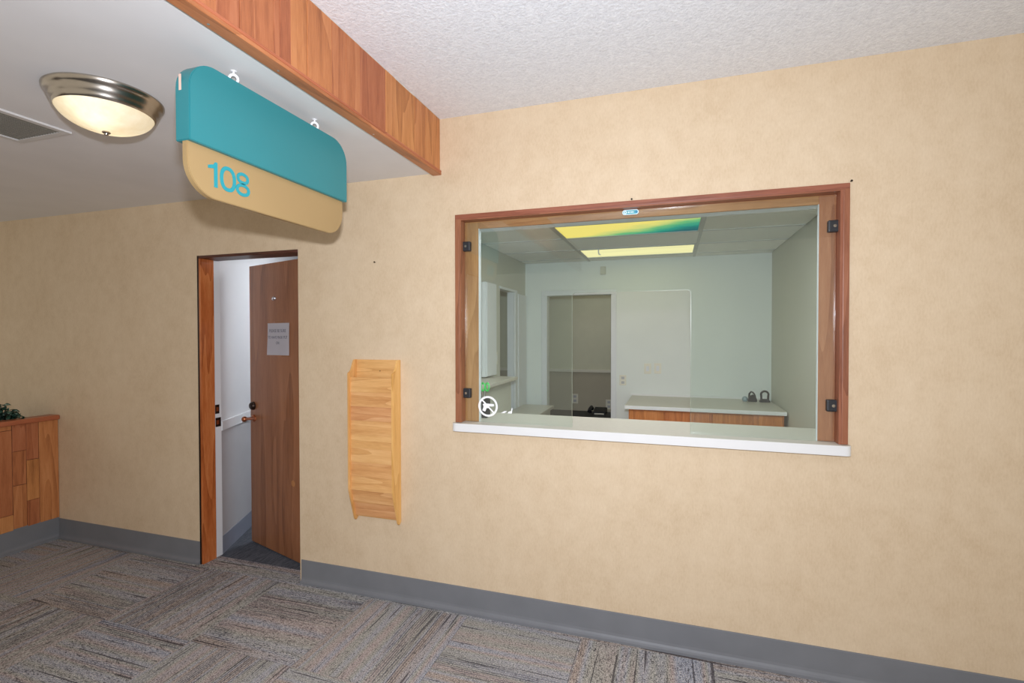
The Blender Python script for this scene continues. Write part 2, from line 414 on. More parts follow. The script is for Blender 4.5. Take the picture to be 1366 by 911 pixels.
# half-height planter wall
hw = E('wall_left', (-4.6, -1.0, FZ)); struct(hw, 'half-height planter wall faced with stained redwood planks')
O('core', box(-4.61, -4.5475, -4.6, -0.001, FZ, 0.915), M_dark, hw)
cols = [(-0.126, -0.001, [0.15, 0.915]), (-0.202, -0.126, [0.15, 0.34, 0.641, 0.915]), (-0.284, -0.202, [0.15, 0.47, 0.72, 0.915]), (-0.37, -0.284, [0.15, 0.266, 0.88, 0.915])]
y = -0.37
while y > -2.2:
    w_ = random.choice((0.07, 0.09, 0.12)); cols.append((y-w_, y, [0.15, random.uniform(0.3, 0.45), random.uniform(0.55, 0.75), 0.915])); y -= w_
for y0, y1, zz in cols:
    for z0, z1 in zip(zz, zz[1:]):
        O('plank', box(-4.556, -4.538-random.uniform(0, 0.006), y0+0.001, y1-0.001, z0+0.001, z1-0.001, 0.002, 1), M_plank, hw)
O('cap_board', box(-4.635, -4.515, -4.6, -0.001, 0.915, 0.95, 0.01, 3), M_board_y, hw)
O('soil', box(-5.2, -4.612, -4.6, -0.001, FZ, 0.84), M_soil, hw)

# ---------------------------------------------------------------- doorway to the corridor
dr = struct(E('door_1', (DX0, 0.0, FZ)), 'doorway in the tan wall, door standing ajar')
jl = O('jamb', box(DX0, DX0+0.026, -0.004, 0.10, FZ, DZ-0.018, 0.003, 2), M_jamb, dr)
O('jamb_edge', box(DX0-0.003, DX0+0.011, -0.006, -0.0035, FZ, DZ, 0.0005, 1), M_bronze, jl)
jw = O('rear_jamb', box(DX0, DX0+0.018, 0.10, 0.158, FZ, DZ-0.018, 0.002, 1), M_white, dr)
O('strike_plate', box(DX0+0.018, DX0+0.0195, 0.106, 0.140, 1.008, 1.072, 0.0005, 1), M_bronze, jw)
O('strike_opening', box(DX0+0.0192, DX0+0.0205, 0.116, 0.132, 1.026, 1.054, 0.0003, 1), M_brass, jw)
O('strike_plate', box(DX0+0.018, DX0+0.0195, 0.108, 0.152, 0.915, 0.98, 0.0005, 1), M_bronze, jw)
O('strike_opening', box(DX0+0.0192, DX0+0.0205, 0.116, 0.136, 0.932, 0.962, 0.0003, 1), M_brass, jw)
O('jamb', box(DX1-0.014, DX1, 0.022, 0.13, FZ, DZ-0.018, 0.002, 1), M_jamb, dr)
O('head_jamb', box(DX0, DX1, -0.004, 0.135, DZ-0.018, DZ, 0.002, 1), M_shadewood, dr)
ang = math.atan2(0.388-0.14, -3.043+2.262)
leafroot = struct(E('door_2', (-2.262, 0.14, 0.0), ang), 'brown veneer door leaf ajar, hinged at the right jamb')
# leaf local frame: +x from hinge to free edge; the lobby side is +y after the turn
leaf = O('door_leaf', box(0, 0.822, -0.042, 0, 0.0, 2.083, 0.002, 1), M_door, leafroot, origin=(0, 0, 0))
def disc_y(cx, cz, prof, n=24):
    """lathe whose axis is the leaf normal: prof (r, d) with d out of the lobby face"""
    b_ = lathe([(r, d) for r, d in prof], 0, 0, n)
    bmesh.ops.transform(b_, matrix=Matrix.Translation((cx, 0, cz)) @ Matrix.Rotation(-math.pi/2, 4, 'X'), verts=b_.verts)
    return b_
tag(O('deadbolt', disc_y(0.775, 1.033, [(0.031, 0.0), (0.031, 0.006), (0.025, 0.022), (0.02, 0.026), (0, 0.027)]), M_bronze, leaf, smooth=True), 'dark round deadbolt')
lv = disc_y(0.772, 0.94, [(0.026, 0.0), (0.026, 0.008), (0.012, 0.014), (0.011, 0.05), (0, 0.051)])
tube([(0.80, 0.047, 0.938), (0.772, 0.047, 0.94), (0.72, 0.047, 0.944), (0.665, 0.044, 0.95)], 0.01, 10, bm=lv, radii=[0.006, 0.0105, 0.009, 0.006])
sp_ = bmesh.ops.create_uvsphere(lv, u_segments=14, v_segments=10, radius=0.021)
bmesh.ops.translate(lv, verts=sp_['verts'], vec=(0.812, 0.05, 0.935))
tag(O('lever_handle', lv, M_brass, leaf, smooth=True), 'worn copper-coloured handle')
hk = disc_y(0.461, 1.827, [(0.012, 0.0), (0.012, 0.004), (0.006, 0.012), (0, 0.013)], 14)
tube([(0.461, 0.008, 1.838), (0.461, 0.02, 1.83), (0.461, 0.022, 1.818), (0.461, 0.012, 1.812)], 0.004, 8, bm=hk)
tag(O('coat_hook', hk, M_steel, leaf, smooth=True), 'small bright hook')
tag(O('wall_bumper_mark', disc_y(0.249, 0.536, [(0.022, 0.0), (0.022, 0.0006), (0, 0.0007)], 18), M_stop, leaf), 'round pale scuff')
for zc in (0.25, 1.05, 1.85):
    O('hinge', tube([(-0.004, 0.006, zc-0.05), (-0.004, 0.006, zc+0.05)], 0.006, 8), M_brass, leaf)
# notice taped to the leaf
nr = E('paper_notice', (-2.262, 0.14, 0.0), ang); tag(nr, 'white printed paper notice taped to the brown door', 'notice')
pb = bmesh.new(); NX, NZ = 8, 6; grid = []
for i in range(NX+1):
    for j in range(NZ+1):
        u, v = i/NX, j/NZ
        curl = 0.004 + 0.006*(abs(u-0.5)*2)**2*(1-v) + 0.003*math.sin(u*5+v*2)**2
        grid.append(pb.verts.new((0.27+0.285*u, curl, 1.424+0.226*v - 0.003*u*(1-v))))
for i in range(NX):
    for j in range(NZ):
        a = i*(NZ+1)+j; pb.faces.new((grid[a], grid[a+NZ+1], grid[a+NZ+2], grid[a+1]))
bmesh.ops.solidify(pb, geom=pb.faces[:], thickness=0.0004)
psheet = O('sheet', pb, M_paper, nr, origin=(0, 0, 0), smooth=True)
def MT(cx, cz, d):   # text lies on the leaf's lobby face, read from the lobby
    return Matrix(((-1, 0, 0, cx), (0, 0, 1, d), (0, 1, 0, cz), (0, 0, 0, 1)))
for body, zc, sz in (('PLEASE BE SURE', 1.585, 0.031), ('TO HAVE MASK PUT', 1.54, 0.028), ('ON', 1.5, 0.028)):
    O('text_line', text_bm(body, sz, 0.0003, MT(0.412, zc, 0.0125)), M_ink, psheet, origin=(0, 0, 0))
for cx_, cz_ in ((0.412, 1.652), (0.33, 1.424)):
    O('tape', box(cx_-0.05, cx_+0.05, 0.001, 0.0018, cz_-0.012, cz_+0.012), plain('clear_yellowed_tape', (150, 104, 70), 0.2, var=0.04), nr, origin=(0, 0, 0))

# corridor behind the door
struct(O('floor', box(-4.6, -1.80, 0.0, 2.0, FZ-0.05, FZ), M_dcarpet), 'dark grey carpet of the corridor behind the door')
O_thr = O('threshold_carpet', box(DX0, DX1, 0.0, 0.13, FZ, FZ+0.001), M_tile, floor)
cw0, cw1 = Vector((-3.085, 0.158, 0)), Vector((-3.95, 2.0, 0))
cd_ = (cw1-cw0).normalized(); cn = Vector((-cd_.y, cd_.x, 0))
def slab(z0, z1, t0, t1, bev=0):
    p = [cw0 - cn*t0, cw1 - cn*t0, cw1 - cn*t1, cw0 - cn*t1]
    return prism([(q.x, q.y, z0) for q in p], (0, 0, z1-z0))
cwall = struct(O('wall_corridor', slab(FZ-0.05, 2.5, -0.08, 0.0), M_white), 'white corridor wall seen through the open door')
O('wainscot', slab(0.1, 0.88, 0, 0.004), M_greywall, cwall); O('chair_rail', slab(0.88, 0.945, 0, 0.016), M_white, cwall)
O('cove_base', slab(FZ, 0.115, 0, 0.008), M_bluebase, cwall)
struct(O('wall_corridor', box(-4.6, -1.80, 2.0, 2.08, FZ, 2.5), M_white), 'white end wall of the corridor behind the door')
struct(O('wall_corridor', box(-1.86, -1.80, WT, 2.0, FZ, 2.5), M_white), 'white side wall behind the door leaf')
struct(O('ceiling', box(-4.6, -1.80, WT, 2.08, 2.45, 2.5), M_offtile), 'plain ceiling of the corridor behind the door')

cl = E('ceiling_light', (-2.75, 1.25, 2.45)); tag(cl, 'added unseen fill light panel in the corridor behind the brown door', 'ceiling light')  # added fill lamp, out of view, that brightens the corridor wall
O('frame', box(-3.02, -2.48, 0.98, 1.52, 2.432, 2.45, 0.004, 1), M_white, cl)
O('diffuser', box(-3.0, -2.5, 1.0, 1.5, 2.428, 2.432), mat_emit('corridor_fill_panel', (244, 246, 252), 21.0), cl)

# ---------------------------------------------------------------- reception window
win = struct(E('window_1', (-0.21, 0.0, WZ0)), 'wide reception window with wooden casing and cut-out glass')
O('casing', box(-1.166, -1.140, -0.014, 0.0, 1.073, 2.214, 0.003, 2), M_casing, win)
O('casing', box(0.721, 0.747, -0.014, 0.0, 1.073, 2.214, 0.003, 2), M_casing, win)
O('head_casing', box(-1.166, 0.747, -0.014, 0.0, 2.213, 2.239, 0.003, 2), M_casing_x, win)
O('jamb', box(WX0, WX0+0.012, -0.012, 0.14, 1.073, WZ1), M_casing, win)
O('jamb', box(WX1-0.012, WX1, -0.012, 0.14, 1.073, WZ1), M_casing, win)
O('head_jamb', box(WX0+0.012, WX1-0.012, -0.012, 0.14, WZ1-0.008, WZ1), M_casing_x, win)
O('stop_board', box(WX0+0.012, -1.046, 0.046, 0.062, 1.073, WZ1-0.008, 0.001, 1), M_stop, win)
O('stop_board', box(0.640, WX1-0.012, 0.046, 0.062, 1.073, WZ1-0.008, 0.001, 1), M_stop, win)
O('head_board', box(-1.046, 0.640, 0.046, 0.062, 2.166, WZ1-0.008, 0.001, 1), M_stop_x, win)
tag(O('liner', box(WX0+0.012, -1.0735, 0.062, 0.15, 1.073, WZ1-0.008), M_white, win), 'white painted reveal')
tag(O('liner', box(0.6585, WX1-0.012, 0.062, 0.15, 1.073, WZ1-0.008), M_white, win), 'white painted reveal')
tag(O('head_liner', box(-1.064, 0.652, 0.062, 0.15, 2.168, WZ1-0.008), M_white, win), 'white painted reveal')
for xa, xb in ((-1.046, -1.0435), (0.6375, 0.640)):
    tag(O('edge_strip', box(xa, xb, 0.044, 0.062, 1.073, 2.166), M_white, win), 'thin white edge strip')
# glass: one pane with a rounded pass-through cut out of its lower edge
gx0, gx1, gz0, gz1 = WX0+0.017, WX1-0.017, 1.0735, WZ1-0.012
cx0, cx1, czt, rr = -0.509, 0.086, 1.788, 0.02
pts = [(gx0, gz0), (cx0, gz0)]
for k in range(7):
    a = math.radians(180-15*k); pts.append((cx0+rr+rr*math.cos(a), czt-rr+rr*math.sin(a)))
for k in range(7):
    a = math.radians(90-15*k); pts.append((cx1-rr+rr*math.cos(a), czt-rr+rr*math.sin(a)))
pts += [(cx1, gz0), (gx1, gz0), (gx1, gz1), (gx0, gz1)]
gb = prism([(x, 0.030, z) for x, z in pts], (0, 0.006, 0))
glass = tag(O('glass_pane', gb, M_glass, win, origin=(-0.2, 0.033, gz0)), 'pale green glass with a pass-through cut-out')
gb = bmesh.new()                                      # polished edges of the cut-out
M_edge = plain('polished_glass_edge', (150, 160, 142), 0.2, var=0.03)
edge = [(cx0, gz0)] + pts[2:16] + [(cx1, gz0)]
inner = [(cx0+0.0011, gz0)] + [(-0.2115+(x+0.2115)*0.997, z-0.0009) for x, z in pts[2:16]] + [(cx1-0.0011, gz0)]
for i in range(len(edge)-1):
    q = [edge[i], edge[i+1], inner[i+1], inner[i]]
    va = [gb.verts.new((x, 0.0302, z)) for x, z in q]; vb = [gb.verts.new((x, 0.0358, z)) for x, z in q]
    for ids in ((0, 1, 2, 3),): gb.faces.new([va[k] for k in ids]); gb.faces.new([vb[k] for k in ids][::-1])
    for k in range(4): gb.faces.new((va[k], vb[k], vb[(k+1) % 4], va[(k+1) % 4]))
bmesh.ops.remove_doubles(gb, verts=gb.verts, dist=0.0001)
O('cut_edge', gb, M_edge, glass)
for cx_, cz_, s_ in ((-1.114, 2.066, 1), (-1.114, 1.235, 1), (0.697, 2.058, -1), (0.697, 1.241, -1)):
    cb = box(cx_-0.026, cx_+0.026, 0.016, 0.045, cz_-0.027, cz_+0.027, 0.006, 2)
    cl_ = tag(O('glass_clip', cb, M_black, win), 'black square clip')
    cbb = lathe([(0.007, 0), (0.007, 0.002), (0, 0.0022)], 0, 0, 12)
    bmesh.ops.transform(cbb, matrix=Matrix.Translation((cx_, 0.0158, cz_)) @ Matrix.Rotation(math.pi/2, 4, 'X'), verts=cbb.verts)
    O('screw', cbb, M_nickel, cl_)
# counter running through the opening
cz0, cz1 = 1.027, 1.072
def arc(cx, cy, r, a0, a1, n=6): return [(cx+r*math.cos(math.radians(a0+(a1-a0)*k/n)), cy+r*math.sin(math.radians(a0+(a1-a0)*k/n))) for k in range(n+1)]
cp_ = arc(-1.153, -0.015, 0.027, 180, 270) + arc(0.730, -0.015, 0.027, 270, 360) + [(0.757, -0.0005), (WX1-0.001, -0.0005), (WX1-0.001, 0.1405), (0.93, 0.1405), (0.93, 0.385), (-1.35, 0.385), (-1.35, 0.1405), (WX0+0.001, 0.1405), (WX0+0.001, -0.0005), (-1.18, -0.0005)]
ct = E('window_counter', (-0.21, 0.0, cz0)); tag(ct, 'white laminate counter ledge running through the reception window', 'counter')
O('core', prism([(x, y, cz0) for x, y in cp_], (0, 0, cz1-cz0-0.001), bev=0.0), M_lam, ct)
ins = [(x*0.9985-0.0003, y+(0.0015 if y < -0.01 else 0)) for x, y in cp_]
tag(O('top_surface', prism([(x, y, cz1-0.001) for x, y in ins], (0, 0, 0.001)), M_lamtop, ct), 'pale grey laminate surface')

# stickers on the glass
st = E('no_weapons_sticker', (-0.986, 0.0298, 1.164)); tag(st, 'round white prohibition sticker with a crossed pistol on the glass', 'sticker')
rb = bmesh.new(); R0, R1 = 0.058, 0.047
for k in range(48):
    a, c = 2*math.pi*k/48, 2*math.pi*(k+1)/48
    q = [(R0*math.cos(a), R0*math.sin(a)), (R0*math.cos(c), R0*math.sin(c)), (R1*math.cos(c), R1*math.sin(c)), (R1*math.cos(a), R1*math.sin(a))]
    rb.faces.new([rb.verts.new((-0.986+x, 0.0297, 1.164+z)) for x, z in q])
bmesh.ops.remove_doubles(rb, verts=rb.verts, dist=1e-5); bmesh.ops.solidify(rb, geom=rb.faces[:], thickness=0.0003)
O('ring', rb, M_decal, st)
def flat(pts2, ox, oz, mat, name, parent, y0=0.0297, t=0.0003):
    return O(name, prism([(ox+x, y0, oz+z) for x, z in pts2], (0, -t, 0)), mat, parent)
flat([(-0.040, 0.034), (-0.034, 0.040), (0.040, -0.034), (0.034, -0.040)], -0.986, 1.164, M_decal, 'slash', st)
gun = [(0.036, 0.014), (0.036, 0.002), (0.006, -0.001), (0.002, -0.010), (-0.008, -0.010), (-0.016, -0.030), (-0.034, -0.024), (-0.026, -0.002), (-0.032, 0.012), (-0.018, 0.016)]
flat(gun, -0.986, 1.164, M_decal, 'pistol', st, 0.0294)
for lab_, ox, oz, ww in (('flat torn white sticker scrap nearest the prohibition sticker', -0.892, 1.135, [(-0.018, -0.006), (0.004, -0.004), (0.02, 0.006), (0.004, 0.007)]), ('upright L-shaped torn white sticker scrap on the glass', -0.857, 1.14, [(-0.014, -0.010), (0.012, -0.009), (0.016, 0.022), (0.011, 0.02), (0.008, 0.004), (-0.006, 0.0)])):
    tag(flat(ww, ox, oz, M_decal, 'sticker_scrap', None), lab_, 'sticker', 'sticker scraps on the glass')
pl = E('maker_label', (-0.207, 0.0298, 2.178)); tag(pl, 'small blue-green pill-shaped label at the top of the glass', 'label')
pil = rrect(0.082, 0.026, 0.0129, 8)
flat([(x-0.041, z-0.013) for x, z in pil], -0.207, 2.191, M_pillw, 'border', pl, 0.0298, 0.0003)
pil = rrect(0.074, 0.019, 0.0094, 8)
flat([(x-0.037, z-0.0095) for x, z in pil], -0.207, 2.191, M_pill, 'field', pl, 0.0295, 0.0003)
flat([(-0.026+0.0085*math.cos(k*math.pi/8), 0.0085*math.sin(k*math.pi/8)) for k in range(16)], -0.207, 2.191, M_pillw, 'ring_mark', pl, 0.0292, 0.0003)
flat([(-0.026+0.0035*math.cos(k*math.pi/5), 0.0035*math.sin(k*math.pi/5)) for k in range(10)], -0.207, 2.191, M_pill, 'ring_centre', pl, 0.0289, 0.0003)
for u0, u1 in ((-0.013, -0.004), (0.0, 0.006), (0.009, 0.015)):
    flat([(u0, -0.004), (u1, -0.004), (u1, 0.004), (u0, 0.004)], -0.207, 2.191, M_pillw, 'letter_mark', pl, 0.0292, 0.0003)
flat([(0.029+0.006*math.cos(k*math.pi/6), 0.006*math.sin(k*math.pi/6)) for k in range(12)], -0.207, 2.191, M_pillb, 'dot_mark', pl, 0.0292, 0.0003)

# nails in the wallpaper
def nail(x, z, tilt, label):
    tag(O('nail', tube([(x, 0.004, z), (x+tilt*0.3, -0.012, z), (x+tilt*0.3, -0.0125, z), (x+tilt*0.3, -0.014, z)], 0.0025, 8, radii=[0.0022, 0.0022, 0.005, 0.005]), M_nail), label, 'nail')
nail(-1.690, 1.999, 0.0, 'dark nail in the wall between sign and window')
nail(-0.198, 2.246, 0.0, 'dark nail just above the window head casing')
nail(0.752, 2.247, 0.0, 'dark nail at the upper corner of the window casing')

# ---------------------------------------------------------------- magazine rack
rk = E('magazine_rack', (-1.677, 0.0, 0.455)); tag(rk, 'narrow honey oak magazine rack screwed to the tan wall', 'rack')
RX0, RX1 = -1.832, -1.523
def rack_side(x0):
    pr_ = [(0.0, 1.419), (0.026, 1.419), (0.034, 1.410), (0.045, 1.385), (0.058, 1.358), (0.072, 1.347), (0.084, 1.343), (0.086, 1.335), (0.086, 0.655), (0.083, 0.64), (0.030, 0.458), (0.024, 0.45), (0.016, 0.449), (0.0, 0.462)]
    return prism([(x0, -d, z) for d, z in pr_], (0.013, 0, 0), bev=0.0015)
O('side_panel', rack_side(RX0), M_oak, rk); O('side_panel', rack_side(RX1-0.013), M_oak, rk)
bp_ = O('back_panel', box(RX0+0.013, RX1-0.013, -0.012, -0.001, 0.47, 1.418, 0.001, 1), M_oak_x, rk)
cbb = lathe([(0.003, 0), (0.003, 0.001), (0, 0.0012)], 0, 0, 10); bmesh.ops.transform(cbb, matrix=Matrix.Translation((-1.655, -0.0122, 1.352)) @ Matrix.Rotation(math.pi/2, 4, 'X'), verts=cbb.verts)
O('screw', cbb, M_nail, bp_)
zt = 1.315; HP = 0.083
k = 0
while zt > 0.50:
    zb = max(zt-HP, 0.476)
    def dep(z): return 0.072 if z > 0.655 else max(0.016, 0.072 - (0.655-z)*0.28)
    a, c = dep(zt)-0.004, dep(zb)+0.002
    O('pocket_front', prism([(RX0+0.013, -a, zt), (RX0+0.013, -a+0.007, zt), (RX0+0.013, -c+0.007, zb-0.004), (RX0+0.013, -c, zb-0.004)], (RX1-RX0-0.026, 0, 0)), M_oak_x, rk)
    zt -= HP

# ---------------------------------------------------------------- hanging sign
sg = E('hanging_sign', (-1.46, -1.016, 2.44)); tag(sg, 'teal and tan hanging room sign numbered 108 below the low ceiling', 'sign')
sy0, sy1 = -1.408, -0.624
hb = [(-1.49, sy0+u, 2.178+v) for u, v in rrect(sy1-sy0, 0.263, 0.095, 10, (0, 0, 1, 1))]
head = tag(O('header_box', prism(hb, (0.06, 0, 0), bev=0.0025), M_teal, sg, smooth=True), 'teal box with rounded upper corners')
O('price_label', box(-1.4735, -1.4635, sy0-0.0006, sy0, 2.335, 2.385), M_peach, head)
np_ = [(-1.468, sy0+0.004+u, 2.018+v) for u, v in rrect(sy1-sy0-0.016, 0.175, 0.105, 10, (1, 1, 0, 0))]
npan = tag(O('number_panel', prism(np_, (0.022, 0, 0), bev=0.002), M_tan, sg, smooth=True), 'tan panel with rounded lower corners')
def ring2(cy, cz, ry, rz, t, n=36, e=2.3):
    """flat ring standing on the panel face"""
    b_ = bmesh.new(); P = []
    for k in range(n):
        a_ = 2*math.pi*k/n; c_, s_ = math.cos(a_), math.sin(a_)
        q = (abs(c_)**e + abs(s_)**e)**(-1/e)
        P.append(((cy+ry*q*c_, cz+rz*q*s_), (cy+(ry-t)*q*c_, cz+(rz-t)*q*s_)))
    for k in range(n):
        (o1, i1), (o2, i2) = P[k], P[(k+1) % n]
        F = [b_.verts.new((-1.4442, *p)) for p in (o1, o2, i2, i1)]; Bk = [b_.verts.new((-1.4462, *p)) for p in (o1, o2, i2, i1)]
        b_.faces.new(F); b_.faces.new((F[0], Bk[0], Bk[1], F[1])); b_.faces.new((F[2], Bk[2], Bk[3], F[3]))
    bmesh.ops.remove_doubles(b_, verts=b_.verts, dist=1e-6); bmesh.ops.recalc_face_normals(b_, faces=b_.faces)
    return b_
one = [(-1.310, 2.058), (-1.297, 2.058), (-1.297, 2.141), (-1.306, 2.141), (-1.312, 2.132), (-1.332, 2.125), (-1.332, 2.115), (-1.310, 2.119)]
O('digit', prism([(-1.4462, y_, z_) for y_, z_ in one], (0.002, 0, 0)), M_tealdig, npan)
O('digit', ring2(-1.2555, 2.099, 0.032, 0.0425, 0.0125), M_tealdig, npan)
d8 = ring2(-1.194, 2.0795, 0.030, 0.0225, 0.0115, e=2.1)
d8b = ring2(-1.194, 2.1195, 0.0265, 0.0205, 0.011, e=2.1)
tmpm = bpy.data.meshes.new('t'); d8b.to_mesh(tmpm); d8b.free(); d8.from_mesh(tmpm); bpy.data.meshes.remove(tmpm)
O('digit', d8, M_tealdig, npan)
for hy in (-1.215, -0.803):
    hb_ = bmesh.new(); prev = None
    ring = [(-1.46+0.0095*math.cos(2*math.pi*k/14), hy+0.0095*math.cos(2*math.pi*k/14), 2.461+0.0145*math.sin(2*math.pi*k/14)) for k in range(15)]
    tube(ring, 0.0048, 8, bm=hb_, cap=False)
    tube([(-1.46, hy, 2.439), (-1.46, hy, 2.453)], 0.003, 8, bm=hb_)
    tube([(-1.46, hy, 2.472), (-1.46, hy, 2.4875)], 0.003, 8, bm=hb_)
    lathe([(0, 2.4855), (0.009, 2.486), (0.0095, 2.488)], -1.46, hy, 16, bm=hb_)
    O('eye_hook', hb_, M_hook, sg, smooth=True)

# ---------------------------------------------------------------- flush ceiling lamp
LX, LY = -2.081, -1.225
lp = E('flush_ceiling_lamp', (LX, LY, LOWC)); tag(lp, 'flush ceiling lamp with nickel ring and frosted glass bowl', 'lamp')
O('ring', lathe([(0.150, LOWC), (0.180, LOWC), (0.187, LOWC-0.006), (0.186, LOWC-0.013), (0.179, LOWC-0.022), (0.174, LOWC-0.028), (0.172, LOWC-0.036), (0.166, LOWC-0.046), (0.160, LOWC-0.056), (0.158, LOWC-0.064), (0.153, LOWC-0.068), (0.148, LOWC-0.062), (0.148, LOWC-0.02)], LX, LY, 64), M_nickel, lp, smooth=True)
bw = [(0.1485, LOWC-0.058)]
for k in range(0, 13):
    a = math.radians(8+82*k/12); bw.append((0.156*math.cos(a), LOWC-0.048-0.088*math.sin(a)))
bw[-1] = (0.004, bw[-1][1])
O('glass_bowl', lathe(bw, LX, LY, 64), mat_bowl(), lp, smooth=True)
zb = LOWC-0.136
O('finial', lathe([(0.004, zb+0.004), (0.013, zb), (0.014, zb-0.004), (0.008, zb-0.008), (0.007, zb-0.012), (0, zb-0.014)], LX, LY, 20), M_nickel, lp, smooth=True)
for dx, dy in ((0.035, -0.055), (-0.035, 0.055)):
    pd = bpy.data.lights.new('bulb', 'POINT'); pd.energy = 0.26; pd.color = (1.0, 0.9, 0.72); pd.shadow_soft_size = 0.028
    po = bpy.data.objects.new('bulb', pd); COL.objects.link(po); po.parent = lp; po.location = (dx, dy, -0.062)

# ceiling vent
vx0, vx1, vy0, vy1 = -2.952, -2.596, -1.40, -1.035
vt = E('ceiling_vent', (-2.774, -1.217, LOWC)); tag(vt, 'square white-framed air vent in the low grey ceiling', 'vent')
fb = bmesh.new(); fw, zt_ = 0.028, LOWC-0.008
for q in ((vx0, vx1, vy0, vy0+fw), (vx0, vx1, vy1-fw, vy1), (vx0, vx0+fw, vy0+fw, vy1-fw), (vx1-fw, vx1, vy0+fw, vy1-fw)):
    box(q[0], q[1], q[2], q[3], zt_, LOWC-0.0002, bm=fb)
O('frame', fb, M_ventfr, vt); O('backing', box(vx0+fw, vx1-fw, vy0+fw, vy1-fw, LOWC-0.002, LOWC-0.0004), M_vent, vt)
k = vx0+fw+0.012
while k < vx1-fw-0.008:
    O('slat', prism([(k, vy0+fw, LOWC-0.002), (k+0.008, vy0+fw, LOWC-0.002), (k+0.011, vy0+fw, LOWC-0.006), (k+0.003, vy0+fw, LOWC-0.006)], (0, vy1-vy0-2*fw, 0)), M_vent, vt)
    k += 0.018

# ---------------------------------------------------------------- plant in the planter
pt = E('trailing_plant', (-4.74, -0.26, 0.84)); tag(pt, 'dark green leafy plant in the planter beside the wall', 'plant')
lb = bmesh.new(); L_, W_ = 0.07, 0.046
rows = [(0, 0), (0.25, 0.8), (0.5, 1.0), (0.75, 0.7), (1.0, 0)]
prevr = None
for t_, wv in rows:
    zc = 0.012*math.sin(t_*3.1)
    r_ = [lb.verts.new((t_*L_, s_*wv*W_/2, zc + (0.006*abs(s_)*wv))) for s_ in ((-1, 0, 1) if wv > 0 else (0,))]
    if prevr:
        if len(prevr) == 1: lb.faces.new((prevr[0], r_[0], r_[1])); lb.faces.new((prevr[0], r_[1], r_[2]))
        elif len(r_) == 1: lb.faces.new((prevr[0], r_[0], prevr[1])); lb.faces.new((prevr[1], r_[0], prevr[2]))
        else:
            lb.faces.new((prevr[0], r_[0], r_[1], prevr[1])); lb.faces.new((prevr[1], r_[1], r_[2], prevr[2]))
    prevr = r_
bmesh.ops.solidify(lb, geom=lb.faces[:], thickness=0.0008)
lme = bpy.data.meshes.new('leaf'); lb.to_mesh(lme); lb.free(); lme.materials.append(M_leaf)
for p in lme.polygons: p.use_smooth = True
stm = bmesh.new(); leaves = []
for k in range(40):
    yy = -0.50 + 0.36*random.random(); hgt = (0.04 + 1.05*max(0.0, min(0.19, -0.10-yy)))*random.uniform(0.75, 1.0)
    xx = -4.70 + random.uniform(-0.06, 0.05); top = Vector((xx+random.uniform(-.03, .05), yy+random.uniform(-.03, .03), 0.845+hgt))
    tube([(xx, yy, 0.84), ((xx+top.x)/2, (yy+top.y)/2, 0.84+hgt*0.6), top], 0.002, 5, bm=stm)
    for q in range(7): leaves.append((Vector((xx, yy, 0.86)).lerp(top, random.uniform(0.35, 1.0)), random.uniform(0, 6.28)))
O('stem', stm, M_leaf, pt)
for p, a in leaves:
    o = bpy.data.objects.new('leaf', lme); link(o, pt); o.location = p - WORG[pt]
    o.rotation_euler = (random.uniform(-.6, .6), random.uniform(-0.2, 1.0), a if random.random() < .45 else random.uniform(-1.3, 0.9)); s_ = random.uniform(0.7, 1.15); o.scale = (s_, s_, s_)

# ---------------------------------------------------------------- office behind the window
OX0, OX1, OY, OZ = -1.67, 0.967, 3.10, 2.395
struct(O('floor', box(OX0-0.08, OX1+0.1, WT, 4.7, FZ-0.05, FZ), M_bounce), 'unseen office floor behind the window, made pale to bounce light')  # floor is out of view; pale colour chosen to bounce light onto the ceiling
struct(O('wall_office_right', box(OX1, OX1+0.08, WT, OY, FZ, 2.6), M_offshade), 'side wall of the office right of the counter, shade put into its paint')
# office face of the lobby wall is painted
b = bmesh.new()
box(OX0, WX0, WT, WT+0.004, FZ, OZ, bm=b); box(WX1, OX1, WT, WT+0.004, FZ, OZ, bm=b)
box(WX0, WX1, WT, WT+0.004, WZ1, OZ, bm=b); box(WX0, WX1, WT, WT+0.004, FZ, WZ0-0.004, bm=b)
struct(O('wall_office_front', b, M_offwall), 'painted office side of the lobby wall')
# back wall with doorway
BD0, BD1, BDZ = -1.401, -0.662, 2.015
b = bmesh.new()
box(OX0-0.08, BD0, OY, OY+0.1, FZ, 2.6, bm=b); box(BD0, BD1, OY, OY+0.1, BDZ, 2.6, bm=b); box(BD1, OX1+0.08, OY, OY+0.1, FZ, 2.6, bm=b)
struct(O('wall_office_back', b, M_offwall, origin=(0, OY, 0)), 'pale back wall of the office with a doorway')
tr = struct(E('trim_2', (-1.03, OY, FZ)), 'white casing around the office back doorway')
O('casing', box(BD0-0.065, BD0, OY-0.014, OY, FZ, BDZ, 0.003, 1), M_white, tr); O('casing', box(BD1, BD1+0.06, OY-0.014, OY, FZ, BDZ, 0.003, 1), M_white, tr)
O('head_casing', box(BD0-0.065, BD1+0.06, OY-0.014, OY, BDZ, BDZ+0.06, 0.003, 1), M_white, tr)
